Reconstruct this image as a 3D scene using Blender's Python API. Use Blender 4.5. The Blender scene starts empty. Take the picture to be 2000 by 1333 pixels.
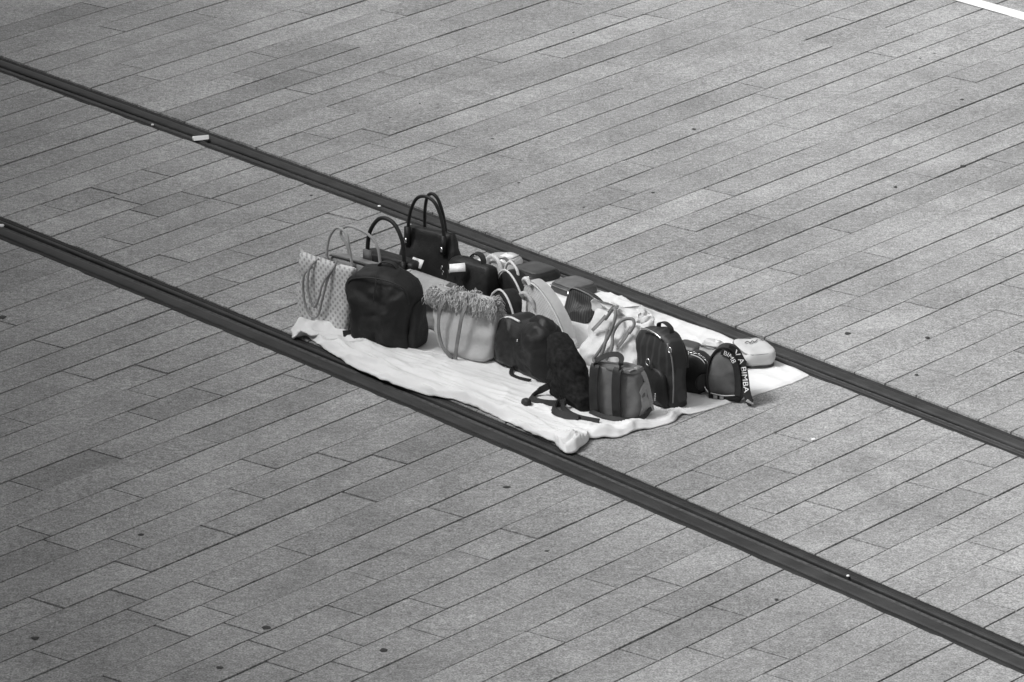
import bpy, math, random
from mathutils import Vector, noise
rnd = random.Random(7)
sc = bpy.context.scene
C = sc.collection
R = math.radians

# ------------------------------------------------------------------ camera
FPX, PITCH, ROWDIR, H = 10910.0, 0.32731, 0.89840, 7.1133     # focal length in photo pixels (2000 wide), tilt, paving direction, height
DIST = H / math.sin(PITCH)
cam = bpy.data.objects.new('camera', bpy.data.cameras.new('camera'))
C.objects.link(cam); sc.camera = cam
cam.location = (0, -DIST * math.cos(PITCH), H)
cam.rotation_euler = (math.pi / 2 - PITCH, 0, 0)
cam.data.lens = 36 * FPX / 2000
cam.data.sensor_width = 36
cam.data.clip_start = 1; cam.data.clip_end = 2000

# ------------------------------------------------------------------ light: grey overcast day on black and white film
SUN_AZ, SUN_EL = R(-105), R(50)          # azimuth measured from +Y towards +X
w = bpy.data.worlds.new('World'); sc.world = w; w.use_nodes = True
nt = w.node_tree; nt.nodes.clear()
sky = nt.nodes.new('ShaderNodeTexSky'); sky.sky_type = 'NISHITA'; sky.sun_disc = False
sky.sun_elevation = SUN_EL; sky.sun_rotation = SUN_AZ
sky.air_density = 1.0; sky.dust_density = 4.0; sky.ozone_density = 1.0
bw = nt.nodes.new('ShaderNodeRGBToBW'); bg = nt.nodes.new('ShaderNodeBackground'); out = nt.nodes.new('ShaderNodeOutputWorld')
bg.inputs['Strength'].default_value = 0.09
nt.links.new(sky.outputs[0], bw.inputs[0]); nt.links.new(bw.outputs[0], bg.inputs[0]); nt.links.new(bg.outputs[0], out.inputs[0])
sun = bpy.data.objects.new('sun', bpy.data.lights.new('sun', 'SUN')); C.objects.link(sun)
sun.data.energy = 1.5; sun.data.angle = R(17); sun.data.color = (1, 1, 1)
sd = Vector((math.sin(SUN_AZ) * math.cos(SUN_EL), math.cos(SUN_AZ) * math.cos(SUN_EL), math.sin(SUN_EL)))
sun.rotation_euler = (-sd).to_track_quat('-Z', 'Y').to_euler()
sc.view_settings.view_transform = 'Standard'; sc.view_settings.look = 'None'
sc.view_settings.gamma = 1; sc.view_settings.use_curve_mapping = False
sc.view_settings.exposure = 1.18

# ------------------------------------------------------------------ survey helpers: photo pixel -> point on the ground
FWD = Vector((0, math.cos(PITCH), -math.sin(PITCH))); DWN = Vector((0, -math.sin(PITCH), -math.cos(PITCH)))
def g(px, py, z=0.0):
    d = Vector((1, 0, 0)) * ((px - 1000) / FPX) + DWN * ((py - 666.5) / FPX) + FWD
    t = (z - H) / d.z
    return Vector((d.x * t, cam.location.y + d.y * t, z))
E1 = Vector((math.cos(ROWDIR), math.sin(ROWDIR), 0)); E2 = Vector((-math.sin(ROWDIR), math.cos(ROWDIR), 0))
def uv2w(u, v, z=0.0): return E1 * u + E2 * v + Vector((0, 0, z))
def w2uv(p): return p.x * E1.x + p.y * E1.y, p.x * E2.x + p.y * E2.y
def w2px(p):
    d = Vector(p) - cam.location; k = d.dot(FWD)
    return 1000 + FPX * d.x / k, 666.5 + FPX * d.dot(DWN) / k

# ------------------------------------------------------------------ materials
MATS = {}
def nodes(name):
    m = bpy.data.materials.new(name); m.use_nodes = True
    n = m.node_tree; b = n.nodes['Principled BSDF']
    return m, n, b
def grey(v): return (v, v, v, 1)
def N(n, t, **kw):
    x = n.nodes.new(t)
    for k, v in kw.items():
        if k in x.inputs: x.inputs[k].default_value = v
        else: setattr(x, k, v)
    return x
def math_(n, op, a, b=None, clamp=False):
    x = n.nodes.new('ShaderNodeMath'); x.operation = op; x.use_clamp = clamp
    for i, s in enumerate((a, b)):
        if s is None: continue
        if isinstance(s, (int, float)): x.inputs[i].default_value = s
        else: n.links.new(s, x.inputs[i])
    return x.outputs[0]
def mapr(n, s, a, b, c, d):
    x = n.nodes.new('ShaderNodeMapRange'); n.links.new(s, x.inputs[0])
    for i, v in enumerate((a, b, c, d)): x.inputs[i + 1].default_value = v
    return x.outputs[0]
def mat(name, col, rough=.6, var=.15, vscale=12, bump=.2, bscale=300, coat=0, metal=0, sheen=0, bdist=.002, spec=.5, wr=0, wrs=28):
    """plain grey surface: blotchy tone, fine relief"""
    if name in MATS: return MATS[name]
    m, n, b = nodes(name)
    tc = N(n, 'ShaderNodeTexCoord')
    n1 = N(n, 'ShaderNodeTexNoise', Scale=vscale, Detail=4.0); n.links.new(tc.outputs['Object'], n1.inputs['Vector'])
    v = mapr(n, n1.outputs[0], .3, .7, col * (1 - var), col * (1 + var))
    n.links.new(v, b.inputs['Base Color'])
    n2 = N(n, 'ShaderNodeTexNoise', Scale=bscale, Detail=3.0); n.links.new(tc.outputs['Object'], n2.inputs['Vector'])
    bp = N(n, 'ShaderNodeBump', Strength=bump, Distance=bdist); n.links.new(n2.outputs[0], bp.inputs['Height'])
    if wr:
        n3 = N(n, 'ShaderNodeTexNoise', Scale=wrs, Detail=5.0, Roughness=.6, Distortion=.8); n.links.new(tc.outputs['Object'], n3.inputs['Vector'])
        b2 = N(n, 'ShaderNodeBump', Strength=wr, Distance=.008); n.links.new(n3.outputs[0], b2.inputs['Height']); n.links.new(b2.outputs[0], bp.inputs['Normal'])
    n.links.new(bp.outputs[0], b.inputs['Normal'])
    b.inputs['Roughness'].default_value = rough; b.inputs['Metallic'].default_value = metal
    b.inputs['Coat Weight'].default_value = coat; b.inputs['Sheen Weight'].default_value = sheen
    b.inputs['Specular IOR Level'].default_value = spec
    MATS[name] = m; return m

def stone_material():
    m, n, b = nodes('granite')
    geo = N(n, 'ShaderNodeNewGeometry'); at = N(n, 'ShaderNodeAttribute', attribute_name='tone')
    tone = at.outputs['Fac']
    off = N(n, 'ShaderNodeCombineXYZ')
    n.links.new(math_(n, 'MULTIPLY', tone, 37.0), off.inputs[0]); n.links.new(math_(n, 'MULTIPLY', tone, 91.0), off.inputs[1])
    add = N(n, 'ShaderNodeVectorMath', operation='ADD')
    n.links.new(geo.outputs['Position'], add.inputs[0]); n.links.new(off.outputs[0], add.inputs[1])
    def nz(scale, detail, rough=.5, vec=add.outputs[0]):
        x = N(n, 'ShaderNodeTexNoise', Scale=scale, Detail=detail, Roughness=rough); n.links.new(vec, x.inputs['Vector']); return x.outputs[0]
    base = mapr(n, tone, 0, 1, .232, .325)
    sp = mapr(n, nz(130, 2.0, .75), .30, .70, .46, 1.54)          # mineral grain
    sp2 = mapr(n, nz(40, 2.0, .6), .3, .7, .80, 1.20)
    bl = mapr(n, nz(5, 5.0, .65), .3, .7, .84, 1.16)            # blotches inside a slab
    dirt = mapr(n, nz(1.1, 4.0, .55, geo.outputs['Position']), .32, .68, .84, 1.12)
    pale = mapr(n, nz(9, 3.0, .6, geo.outputs['Position']), .62, .76, 1.0, 1.28)
    stain = mapr(n, nz(3.3, 5.0, .7, geo.outputs['Position']), .24, .40, .72, 1.0)
    v = base
    for s in (sp, sp2, bl, dirt, pale, stain): v = math_(n, 'MULTIPLY', v, s)
    n.links.new(v, b.inputs['Base Color'])
    b.inputs['Roughness'].default_value = .8; b.inputs['Specular IOR Level'].default_value = .3
    bp = N(n, 'ShaderNodeBump', Strength=.35, Distance=.003); n.links.new(nz(120, 3.0, .6), bp.inputs['Height'])
    n.links.new(bp.outputs[0], b.inputs['Normal'])
    return m
def monogram_material(name, base, dot, scale, size=.30):
    m, n, b = nodes(name)
    tc = N(n, 'ShaderNodeTexCoord'); sep = N(n, 'ShaderNodeSeparateXYZ'); n.links.new(tc.outputs['Object'], sep.inputs[0])
    x = math_(n, 'ADD', sep.outputs[0], sep.outputs[1]); z = sep.outputs[2]
    cb = N(n, 'ShaderNodeCombineXYZ'); n.links.new(math_(n, 'ADD', x, z), cb.inputs[0]); n.links.new(math_(n, 'SUBTRACT', x, z), cb.inputs[1])
    vo = N(n, 'ShaderNodeTexVoronoi', voronoi_dimensions='2D', Scale=scale, Randomness=0.0); n.links.new(cb.outputs[0], vo.inputs['Vector'])
    k = mapr(n, vo.outputs['Distance'], size, size + .1, dot, base)
    no = N(n, 'ShaderNodeTexNoise', Scale=25.0, Detail=4.0); n.links.new(tc.outputs['Object'], no.inputs['Vector'])
    n.links.new(math_(n, 'MULTIPLY', k, mapr(n, no.outputs[0], .3, .7, .85, 1.15)), b.inputs['Base Color'])
    b.inputs['Roughness'].default_value = .5
    return m
def stripe_material(name, base, line, scale, dist=.6):
    m, n, b = nodes(name)
    tc = N(n, 'ShaderNodeTexCoord')
    wv = N(n, 'ShaderNodeTexWave', Scale=scale, Distortion=dist); n.links.new(tc.outputs['Object'], wv.inputs['Vector'])
    n.links.new(mapr(n, wv.outputs['Fac'], .75, .95, base, line), b.inputs['Base Color'])
    bp = N(n, 'ShaderNodeBump', Strength=.3, Distance=.002); n.links.new(wv.outputs['Fac'], bp.inputs['Height']); n.links.new(bp.outputs[0], b.inputs['Normal'])
    b.inputs['Roughness'].default_value = .6
    return m
GRANITE = stone_material()
M_BED = mat('joint_grit', .075, .95, .4, 60, .5, 400)
M_STEEL = mat('rail_steel', .032, .62, .35, 7, .35, 90, spec=.35)
M_GROOVE = mat('groove_dirt_shade', .006, .9, .4, 30, .4, 200)  # dirt, with the shade inside the groove deepened in the colour
M_SEAL = mat('rail_rubber', .024, .8, .35, 10, .4, 120, spec=.3)
M_CLOTH = mat('white_sheet', .70, .9, .07, 5, .3, 700, bdist=.0012, spec=.2, wr=.10, wrs=22)
M_PAINT = mat('road_paint', .72, .7, .1, 25, .3, 200)
M_PAPER = mat('paper', .82, .7, .04, 30, .1, 300)
M_GUM = mat('gum', .03, .7, .3, 60, .3, 200)
M_BLEATHER = mat('black_leather', .018, .5, .3, 18, .25, 260, wr=.3, spec=.28)
M_BNYLON = mat('black_nylon', .018, .62, .3, 25, .3, 900, spec=.35, wr=.5)
M_DNYLON = mat('charcoal_nylon', .018, .65, .25, 12, .3, 800, spec=.3, wr=.6, wrs=14)
M_FUR = mat('black_plush', .019, .95, .4, 60, .6, 200, spec=.1)
M_DGREY = mat('dark_grey_leather', .055, .45, .25, 20, .25, 300)
M_MGREY = mat('mid_grey_fabric', .13, .75, .15, 20, .3, 700, wr=.4, wrs=20)
M_TAUPE = mat('taupe_leather', .22, .5, .15, 20, .2, 300)
M_STRAP = mat('grey_strap', .17, .65, .25, 25, .25, 400)
M_HANG = mat('tan_handle', .24, .6, .2, 25, .25, 400)
M_BSTRAP = mat('black_strap', .015, .65, .3, 30, .3, 600)
M_CREAM = mat('cream_canvas', .42, .8, .10, 14, .4, 600, wr=.5, wrs=18)
M_CREAM2 = mat('cream_soft_fabric', .62, .85, .08, 10, .3, 500, wr=.6, wrs=18)
M_FRINGE = mat('fringe_yarn', .44, .9, .35, 60, .4, 500)
M_LGREY = mat('light_grey_fabric', .33, .8, .12, 14, .35, 500, wr=.6, wrs=24)
M_PALE = mat('pale_trim', .62, .5, .08, 20, .15, 300)
M_WHITE = mat('white_leather', .52, .6, .06, 14, .15, 300, wr=.4, wrs=18)
M_TAG = mat('white_tag', .85, .6, .03, 20, .1, 300)
M_METAL = mat('nickel', .75, .25, .1, 30, .05, 200, metal=1)
M_MONO = monogram_material('monogram_canvas', .54, .30, 37, .25)
M_MONO2 = monogram_material('pale_monogram_canvas', .46, .34, 60, .22)
M_QUILT = stripe_material('ribbed_dark_leather', .022, .07, 30, .15)
M_CREASE = stripe_material('pleated_black_nylon', .018, .034, 9, 3.5)

# ------------------------------------------------------------------ object helpers
def mesh_obj(name, geom, material, parent=None, smooth=True, kind=None):
    me = bpy.data.meshes.new(name); me.from_pydata([tuple(v) for v in geom[0]], [], geom[1]); me.update()
    if smooth: me.polygons.foreach_set('use_smooth', [True] * len(me.polygons))
    me.materials.append(material)
    o = bpy.data.objects.new(name, me); C.objects.link(o)
    if parent is not None: o.parent = parent
    if kind: o['kind'] = kind
    global LAST; LAST = o
    return o
def tag(o, label, cat, group=None):
    o['label'] = label; o['category'] = cat
    if group: o['group'] = group
    return o
def empty(name, loc, rz=0):
    o = bpy.data.objects.new(name, None); C.objects.link(o); o.location = loc; o.rotation_euler = (0, 0, rz); o.empty_display_size = .05
    return o
def join(*gs):
    V, F = [], []
    for v, f in gs:
        k = len(V); V += list(v); F += [tuple(i + k for i in q) for q in f]
    return V, F
def smoothpath(p, n=6, closed=False):
    p = [Vector(q) for q in p]; L = len(p); o = []
    rng = range(L if closed else L - 1)
    for i in rng:
        a = p[i - 1] if (closed or i > 0) else p[0] * 2 - p[1]
        b = p[i]; c = p[(i + 1) % L]
        d = p[(i + 2) % L] if (closed or i + 2 < L) else p[-1] * 2 - p[-2]
        for k in range(n):
            t = k / n
            o.append(.5 * ((2 * b) + (c - a) * t + (2 * a - 5 * b + 4 * c - d) * t * t + (3 * b - a - 3 * c + d) * t ** 3))
    if not closed: o.append(p[-1])
    return o
def tube(path, r, n=8, sm=6, closed=False):
    P = smoothpath(path, sm, closed) if sm else [Vector(q) for q in path]
    L = len(P); V, F = [], []
    up = None
    for i in range(L):
        t = ((P[(i + 1) % L] - P[i - 1]) if closed else (P[min(i + 1, L - 1)] - P[max(i - 1, 0)])).normalized()
        if up is None: up = t.orthogonal().normalized()
        up = (up - t * up.dot(t)).normalized(); s = t.cross(up)
        rr = r(i / (L - 1)) if callable(r) else r
        for k in range(n):
            a = 2 * math.pi * k / n; V.append(P[i] + up * math.cos(a) * rr + s * math.sin(a) * rr)
    for i in range(L if closed else L - 1):
        for k in range(n):
            j = (i + 1) % L; F.append((i * n + k, i * n + (k + 1) % n, j * n + (k + 1) % n, j * n + k))
    if not closed: F += [tuple(range(n))[::-1], tuple((L - 1) * n + k for k in range(n))]
    return V, F
def ribbon(path, width, thick, side=(1, 0, 0), sm=6):
    """flat strap; side is the direction across the strap"""
    P = smoothpath(path, sm) if sm else [Vector(q) for q in path]
    S0 = Vector(side); V, F = [], []; L = len(P)
    for i in range(L):
        t = (P[min(i + 1, L - 1)] - P[max(i - 1, 0)]).normalized()
        s = (S0 - t * S0.dot(t)).normalized(); nn = t.cross(s)
        c4 = [P[i] + s * a * width / 2 + nn * b * thick / 2 for a, b in ((-1, -1), (1, -1), (1, 1), (-1, 1))]
        for k in range(4): V += [c4[k], c4[(k + 1) % 4]]
    for i in range(L - 1):
        for k in range(4): F.append((i * 8 + 2 * k, i * 8 + 2 * k + 1, i * 8 + 8 + 2 * k + 1, i * 8 + 8 + 2 * k))
    F += [(6, 4, 2, 0), tuple((L - 1) * 8 + 2 * k for k in range(4))]
    return V, F
def box(x0, x1, y0, y1, z0, z1):
    V = [Vector((x, y, z)) for z in (z0, z1) for x, y in ((x0, y0), (x1, y0), (x1, y1), (x0, y1))]
    return V, [(3, 2, 1, 0), (4, 5, 6, 7), (0, 1, 5, 4), (1, 2, 6, 5), (2, 3, 7, 6), (3, 0, 4, 7)]
def rings2mesh(rings, cap0=True, cap1=True):
    V, F = [], []; n = len(rings[0])
    for r in rings: V += [Vector(p) for p in r]
    for i in range(len(rings) - 1):
        for k in range(n): F.append((i * n + k, i * n + (k + 1) % n, (i + 1) * n + (k + 1) % n, (i + 1) * n + k))
    for flag, i in ((cap0, 0), (cap1, len(rings) - 1)):
        if not flag: continue
        c = len(V); V.append(sum((Vector(p) for p in rings[i]), Vector()) / n)
        for k in range(n):
            q = (i * n + k, i * n + (k + 1) % n, c); F.append(q if i else q[::-1])
    return V, F
def loft(sec, n=40):
    """sec: (cx, cy, z, rx, ry, exponent)"""
    rings = []
    for cx, cy, z, rx, ry, e in sec:
        r = []
        for k in range(n):
            a = 2 * math.pi * (k + .5) / n; c, s = math.cos(a), math.sin(a)
            r.append((cx + rx * math.copysign(abs(c) ** (2 / e), c), cy + ry * math.copysign(abs(s) ** (2 / e), s), z))
        rings.append(r)
    return rings2mesh(rings)
def softbag(w, d, h, tw=1.0, td=1.0, e=5, bulge=.06, rb=.02, rt=.02, n=44, levels=14, lean=0, sway=0):
    """a standing soft bag; tw, td scale the top"""
    sec = []
    for i in range(levels + 1):
        t = i / levels; z = h * t
        k = 1 + bulge * math.sin(math.pi * min(1, t * 1.1))
        rx = w / 2 * (1 + (tw - 1) * t) * k; ry = d / 2 * (1 + (td - 1) * t) * k
        cut = 0
        if z < rb: cut = rb - math.sqrt(max(0, rb * rb - (rb - z) ** 2))
        if z > h - rt: q = z - (h - rt); cut = max(cut, rt - math.sqrt(max(0, rt * rt - q * q)))
        sec.append((sway * t, lean * t, z, max(.004, rx - cut), max(.004, ry - cut), e))
    extra = []
    for z in (rb * .12, rb * .4): 
        t = z / h; cut = rb - math.sqrt(rb * rb - (rb - z) ** 2)
        extra.append((sway * t, lean * t, z, w / 2 - cut, d / 2 - cut, e))
    for q in (.6, .9):
        z = h - rt + rt * q; t = z / h; cut = rt - math.sqrt(rt * rt * (1 - q * q))
        extra.append((sway * t, lean * t, z, max(.004, w / 2 * (1 + (tw - 1) * t) - cut), max(.004, d / 2 * (1 + (td - 1) * t) - cut), e))
    return loft(sorted(sec + extra, key=lambda s: s[2]), n)
def resample(poly, n):
    P = [Vector(p) for p in poly]; P.append(P[0]); L = [0]
    for i in range(len(P) - 1): L.append(L[-1] + (P[i + 1] - P[i]).length)
    o = []; j = 0
    for k in range(n):
        s = L[-1] * k / n
        while L[j + 1] < s: j += 1
        t = (s - L[j]) / max(1e-9, L[j + 1] - L[j]); o.append(P[j].lerp(P[j + 1], t))
    return o
def pillow(outline, d, bulge=.02, rnd_=.06, n=64, centre=None, steps=6, lean=0):
    """bag seen from the front as an outline (x, z), d deep, faces bulging"""
    flat = smoothpath([(x, z, 0) for x, z in outline], 5, True)
    O = [Vector((p.x, 0, max(0, p.y))) for p in resample(flat, n)]
    c = Vector((centre[0], 0, centre[1])) if centre else sum(O, Vector()) / n
    prof = []
    for i in range(steps): 
        ins = .97 - (.97 - rnd_ * 2.2) * i / steps
        prof.append((ins, -d / 2 - bulge * (1 - (1 - ins) ** 2)))
    prof += [(rnd_ * 1.1, -d / 2), (rnd_ * .3, -d / 2 * .86), (0, -d / 2 * .6), (-.012, 0)]
    prof += [(a, -b) for a, b in prof[:-1][::-1]]
    rings = []
    for ins, y in prof:
        rings.append([(c.x + (p.x - c.x) * (1 - ins), y + lean * p.z, c.z + (p.z - c.z) * (1 - ins)) for p in O])
    return rings2mesh([r[::-1] for r in rings])
def nvec(q): return Vector((noise.noise(q), noise.noise(q + Vector((31.4, 17.2, 5.9))), noise.noise(q + Vector((-12.7, 43.1, 22.3)))))
def ruffle(geom, amp, scale, seed=0, floor=.03, vert=.75):
    """soft dents and creases; the base stays put"""
    V = []
    for p in geom[0]:
        q = p * scale + Vector((seed * 7.1, seed * 3.3, seed * 1.7))
        nv = nvec(q) + nvec(q * 2.3) * .5 + nvec(q * 5.1) * .22
        nv.z *= vert
        V.append(p + nv * amp * min(1, max(0, p.z) / floor))
    return V, geom[1]
def arch(x0, x1, y, z0, top, lean=0, pinch=0):
    """carrying-handle path: two feet at z0, crown at top"""
    xm = (x0 + x1) / 2; hw = (x1 - x0) / 2
    pts = []
    for k in range(9):
        a = math.pi * k / 8; cx = -math.cos(a)
        pts.append((xm + hw * math.copysign(abs(cx) ** .8, cx) * (1 - pinch * math.sin(a)), y + lean * math.sin(a), z0 + (top - z0) * math.sin(a) ** .85))
    return pts
def frame(A, B, d, name):
    """root empty of a bag whose front base edge runs from photo point A to B"""
    a, b = g(*A), g(*B); x = (b - a); W = x.length; x.normalize(); y = Vector((-x.y, x.x, 0))
    o = (a + b) / 2 + y * d / 2 + Vector((0, 0, .006))
    return empty(name, o, math.atan2(x.y, x.x)), W
P = mesh_obj

# ------------------------------------------------------------------ rails: u = c0 + c1 v + c2 v^2 in paving coordinates
RC1, RC2 = .2225, -.0035
def ru(c0, v): return c0 + RC1 * v + RC2 * v * v
RAILS = {'far': (.662, .829), 'near': (-.829, -.643)}      # (left edge, right edge) c0 in the paving

# ------------------------------------------------------------------ ground and paving
gm, gn, gb = nodes('distant_paving')
tc = N(gn, 'ShaderNodeNewGeometry'); mp = N(gn, 'ShaderNodeMapping'); mp.inputs['Rotation'].default_value = (0, 0, -ROWDIR)
gn.links.new(tc.outputs['Position'], mp.inputs['Vector'])
br = N(gn, 'ShaderNodeTexBrick', Scale=1.0, **{'Color1': grey(.26), 'Color2': grey(.33), 'Mortar': grey(.06), 'Mortar Size': .004, 'Brick Width': 1.1, 'Row Height': .1732})
gn.links.new(mp.outputs[0], br.inputs['Vector']); gn.links.new(br.outputs['Color'], gb.inputs['Base Color']); gb.inputs['Roughness'].default_value = .85
S = 300
ground = mesh_obj('ground', ([(-S, -S, -.024), (S, -S, -.024), (S, S, -.024), (-S, S, -.024)], [(0, 1, 2, 3)]), gm, smooth=False); ground['kind'] = 'structure'
U0, U1, V0, V1 = -6.0, 6.5, -5.5, 7.0
pavement = mesh_obj('pavement', ([uv2w(U0, V0, -.014), uv2w(U1, V0, -.014), uv2w(U1, V1, -.014), uv2w(U0, V1, -.014)], [(0, 1, 2, 3)]), M_BED, smooth=False); pavement['kind'] = 'structure'
ROW, ROW0 = .17319, -.06357
# end joints between slabs, read off the photograph (photo pixels)
def T(ox, oy, s, *pts): return [(ox + x / s, oy + y / s) for x, y in pts]
JOINTS = (T(0, 0, 4, (825, 218), (1585, 115), (745, 47), (1890, 588)) +
  T(500, 0, 4, (100, 440), (300, 710), (1780, 462), (1460, 1125), (1960, 1224), (710, 872)) +
  T(1000, 0, 4, (835, 128), (1162, 138), (270, 430), (765, 665), (2010, 240), (1920, 680), (1050, 1300)) +
  T(1500, 0, 4, (212, 50), (595, 150), (1045, 245), (930, 440), (1530, 625), (1815, 1262)) +
  T(0, 333, 4, (422, 292), (775, 150), (1020, 248), (1125, 335), (1540, 198), (1760, 248), (925, 554), (1380, 696), (1770, 855), (1935, 660), (95, 1202), (1270, 35)) +
  T(500, 333, 4, (345, 175), (170, 390), (695, 368)) +
  T(1000, 333, 4, (870, 160), (870, 295), (1600, 168), (1295, 448), (1945, 365), (1578, 668)) +
  T(1500, 333, 4, (510, 458), (118, 788), (835, 660), (558, 948), (1180, 1052), (1875, 412), (1910, 908), (1878, 1112)) +
  T(0, 666, 3.992, (430, 40), (620, 275), (1220, 230), (1138, 420), (1700, 420), (1160, 600), (1580, 768), (205, 1130), (1015, 1198), (2025, 965), (1937, 1195), (175, 635), (855, 895)) +
  T(500, 666, 3.992, (610, 910), (1090, 935), (825, 1222)) +
  T(1000, 666, 3.992, (1470, 1030), (2075, 1006)) +
  T(1500, 666, 3.992, (155, 748), (1585, 945), (1615, 1182), (1235, 1140), (430, 1285), (1990, 100)) +
  T(0, 1000, 4, (415, 245), (995, 252), (205, 132), (1750, 162), (382, 715), (1080, 440), (1020, 655), (1640, 588), (1160, 812), (1372, 940), (1720, 780), (420, 1132), (960, 1335), (1915, 920)) +
  T(500, 1000, 4, (115, 1058), (310, 312), (850, 502), (730, 782), (705, 1008), (245, 1222), (770, 1222), (1350, 720), (1350, 948), (1697, 340), (1510, 12)) +
  T(1000, 1000, 4, (100, 185), (690, 555), (1182, 785), (1002, 1120), (1538, 1110), (1230, 555), (1710, 782), (290, 985)) +
  T(1500, 1000, 4, (60, 1290), (830, 258), (1470, 150), (1718, 274), (1850, 458), (1840, 742), (100, 1130)))
rowj = {}
for px, py in JOINTS:
    u, v = w2uv(g(px, py)); k = math.floor((v - ROW0) / ROW); rowj.setdefault(k, []).append((u, True))
stones = []                                        # (polygon in paving coordinates, tone, in-frame area)
def span_inside(k):                                # u range of row k that the photograph shows
    v = ROW0 + (k + .5) * ROW; us = [U0 + i * .05 for i in range(int((U1 - U0) / .05))]
    vis = [u for u in us if -20 < w2px(uv2w(u, v))[0] < 2020 and -20 < w2px(uv2w(u, v))[1] < 1353]
    return (min(vis), max(vis)) if vis else None
def add_row(k):
    va, vb = ROW0 + k * ROW, ROW0 + (k + 1) * ROW; vm = (va + vb) / 2
    js = [j for j in rowj.get(k, [])]
    known = sorted(u for u, _ in js); sp = span_inside(k)
    cuts = [(u, rnd.uniform(.0035, .006)) for u in known]
    marks = [U0] + known + [U1]
    for a, b in zip(marks[:-1], marks[1:]):
        u = a + rnd.uniform(.7, 1.5)
        while u < b - .55:
            inside = sp and sp[0] - .1 < u < sp[1] + .1
            if not inside or (b - a) > 1.9 and rnd.random() < .55: cuts.append((u, rnd.uniform(.0012, .0022) if inside else .004))
            u += rnd.uniform(.8, 1.5)
    cuts.sort()
    edges = [(lambda v: U0, 0)] + [((lambda v, c=c: c), gp) for c, gp in cuts] + [(lambda v: U1, 0)]
    # rail strips cut the row
    segs = []
    rl = [RAILS['near'], RAILS['far']]
    bounds = [(lambda v: U0, 0)]
    for lo, hi in rl: bounds += [((lambda v, c=lo: ru(c, v)), .002), ((lambda v, c=hi: ru(c, v)), .002)]
    bounds.append((lambda v: U1, 0))
    ga, gb_ = rnd.uniform(.0018, .0052), rnd.uniform(.0018, .0052)
    for i in range(0, len(bounds), 2):
        L, Rr = bounds[i], bounds[i + 1]
        lo, hi = L[0](vm), Rr[0](vm)
        cs = [c for c in cuts if lo + .12 < c[0] < hi - .12]
        ed = [L] + [((lambda v, c=c: c), gp) for c, gp in cs] + [Rr]
        for (fa, g0), (fb, g1) in zip(ed[:-1], ed[1:]): segs.append((fa, g0, fb, g1))
    for fa, g0, fb, g1 in segs:
        a0, a1 = va + ga, vb - gb_
        q = [(fa(a0) + g0, a0), (fb(a0) - g1, a0), (fb(a1) - g1, a1), (fa(a1) + g0, a1)]
        if q[1][0] - q[0][0] < .02 and q[2][0] - q[3][0] < .02: continue
        tone = min(1, max(0, rnd.gauss(.5, .19)))
        cu, cv = (q[0][0] + q[1][0] + q[2][0] + q[3][0]) / 4, vm
        vis = sp is not None and max(q[1][0], q[2][0]) > sp[0] and min(q[0][0], q[3][0]) < sp[1]
        stones.append((q, tone, vis, cu, cv))
for k in range(math.floor((V0 - ROW0) / ROW) + 1, math.floor((V1 - ROW0) / ROW)): add_row(k)
def stone_geom(q, dz):
    def edge(a, b, n, amp, au=0):
        o = []
        for i in range(n):
            t = i / n; k = 1 if i else .5
            o.append((a[0] + (b[0] - a[0]) * t + rnd.uniform(-au, au) * k, a[1] + (b[1] - a[1]) * t + rnd.uniform(-amp, amp) * k))
        return o
    cut_r = abs(q[1][0] - q[2][0]) > .01; cut_l = abs(q[3][0] - q[0][0]) > .01
    n = max(1, min(7, round((q[1][0] - q[0][0]) / .13)))
    ring = edge(q[0], q[1], n, .0024) + edge(q[1], q[2], 3 if cut_r else 1, .001, .004 if cut_r else .0012) + edge(q[2], q[3], n, .0024) + edge(q[3], q[0], 3 if cut_l else 1, .001, .004 if cut_l else .0012)
    cx = sum(p[0] for p in ring) / len(ring); cy = sum(p[1] for p in ring) / len(ring)
    tx, ty = rnd.gauss(0, .0012), rnd.gauss(0, .006)
    top = [uv2w(u, v, dz + (u - cx) * tx + (v - cy) * ty) for u, v in ring]; bot = [uv2w(u, v, -.016) for u, v in ring]
    m = len(ring)
    return top + bot, [tuple(range(m))] + [(i, m + i, m + (i + 1) % m, (i + 1) % m) for i in range(m)]
def set_tone(o, vals):
    at = o.data.attributes.new('tone', 'FLOAT', 'FACE'); at.data.foreach_set('value', vals)
def area(s):
    P4 = [w2px(uv2w(u, v)) for u, v in s[0]]
    P4 = [(min(2000, max(0, x)), min(1333, max(0, y))) for x, y in P4]
    return abs(sum(P4[i][0] * P4[(i + 1) % 4][1] - P4[(i + 1) % 4][0] * P4[i][1] for i in range(4))) / 2
stones.sort(key=lambda s: -area(s))
stuffV = []; stuffT = []
for i, s in enumerate(stones):
    geo_ = stone_geom(s[0], rnd.gauss(0, .0007))
    if i < 300 and area(s) > 30:
        o = mesh_obj('paving_stone', geo_, GRANITE, pavement, smooth=False); set_tone(o, [s[1]] * len(geo_[1]))
    else:
        stuffV.append(geo_); stuffT += [s[1]] * len(geo_[1])
if stuffV:
    o = mesh_obj('paving_stones', join(*stuffV), GRANITE, pavement, smooth=False, kind='stuff'); set_tone(o, stuffT)
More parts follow.
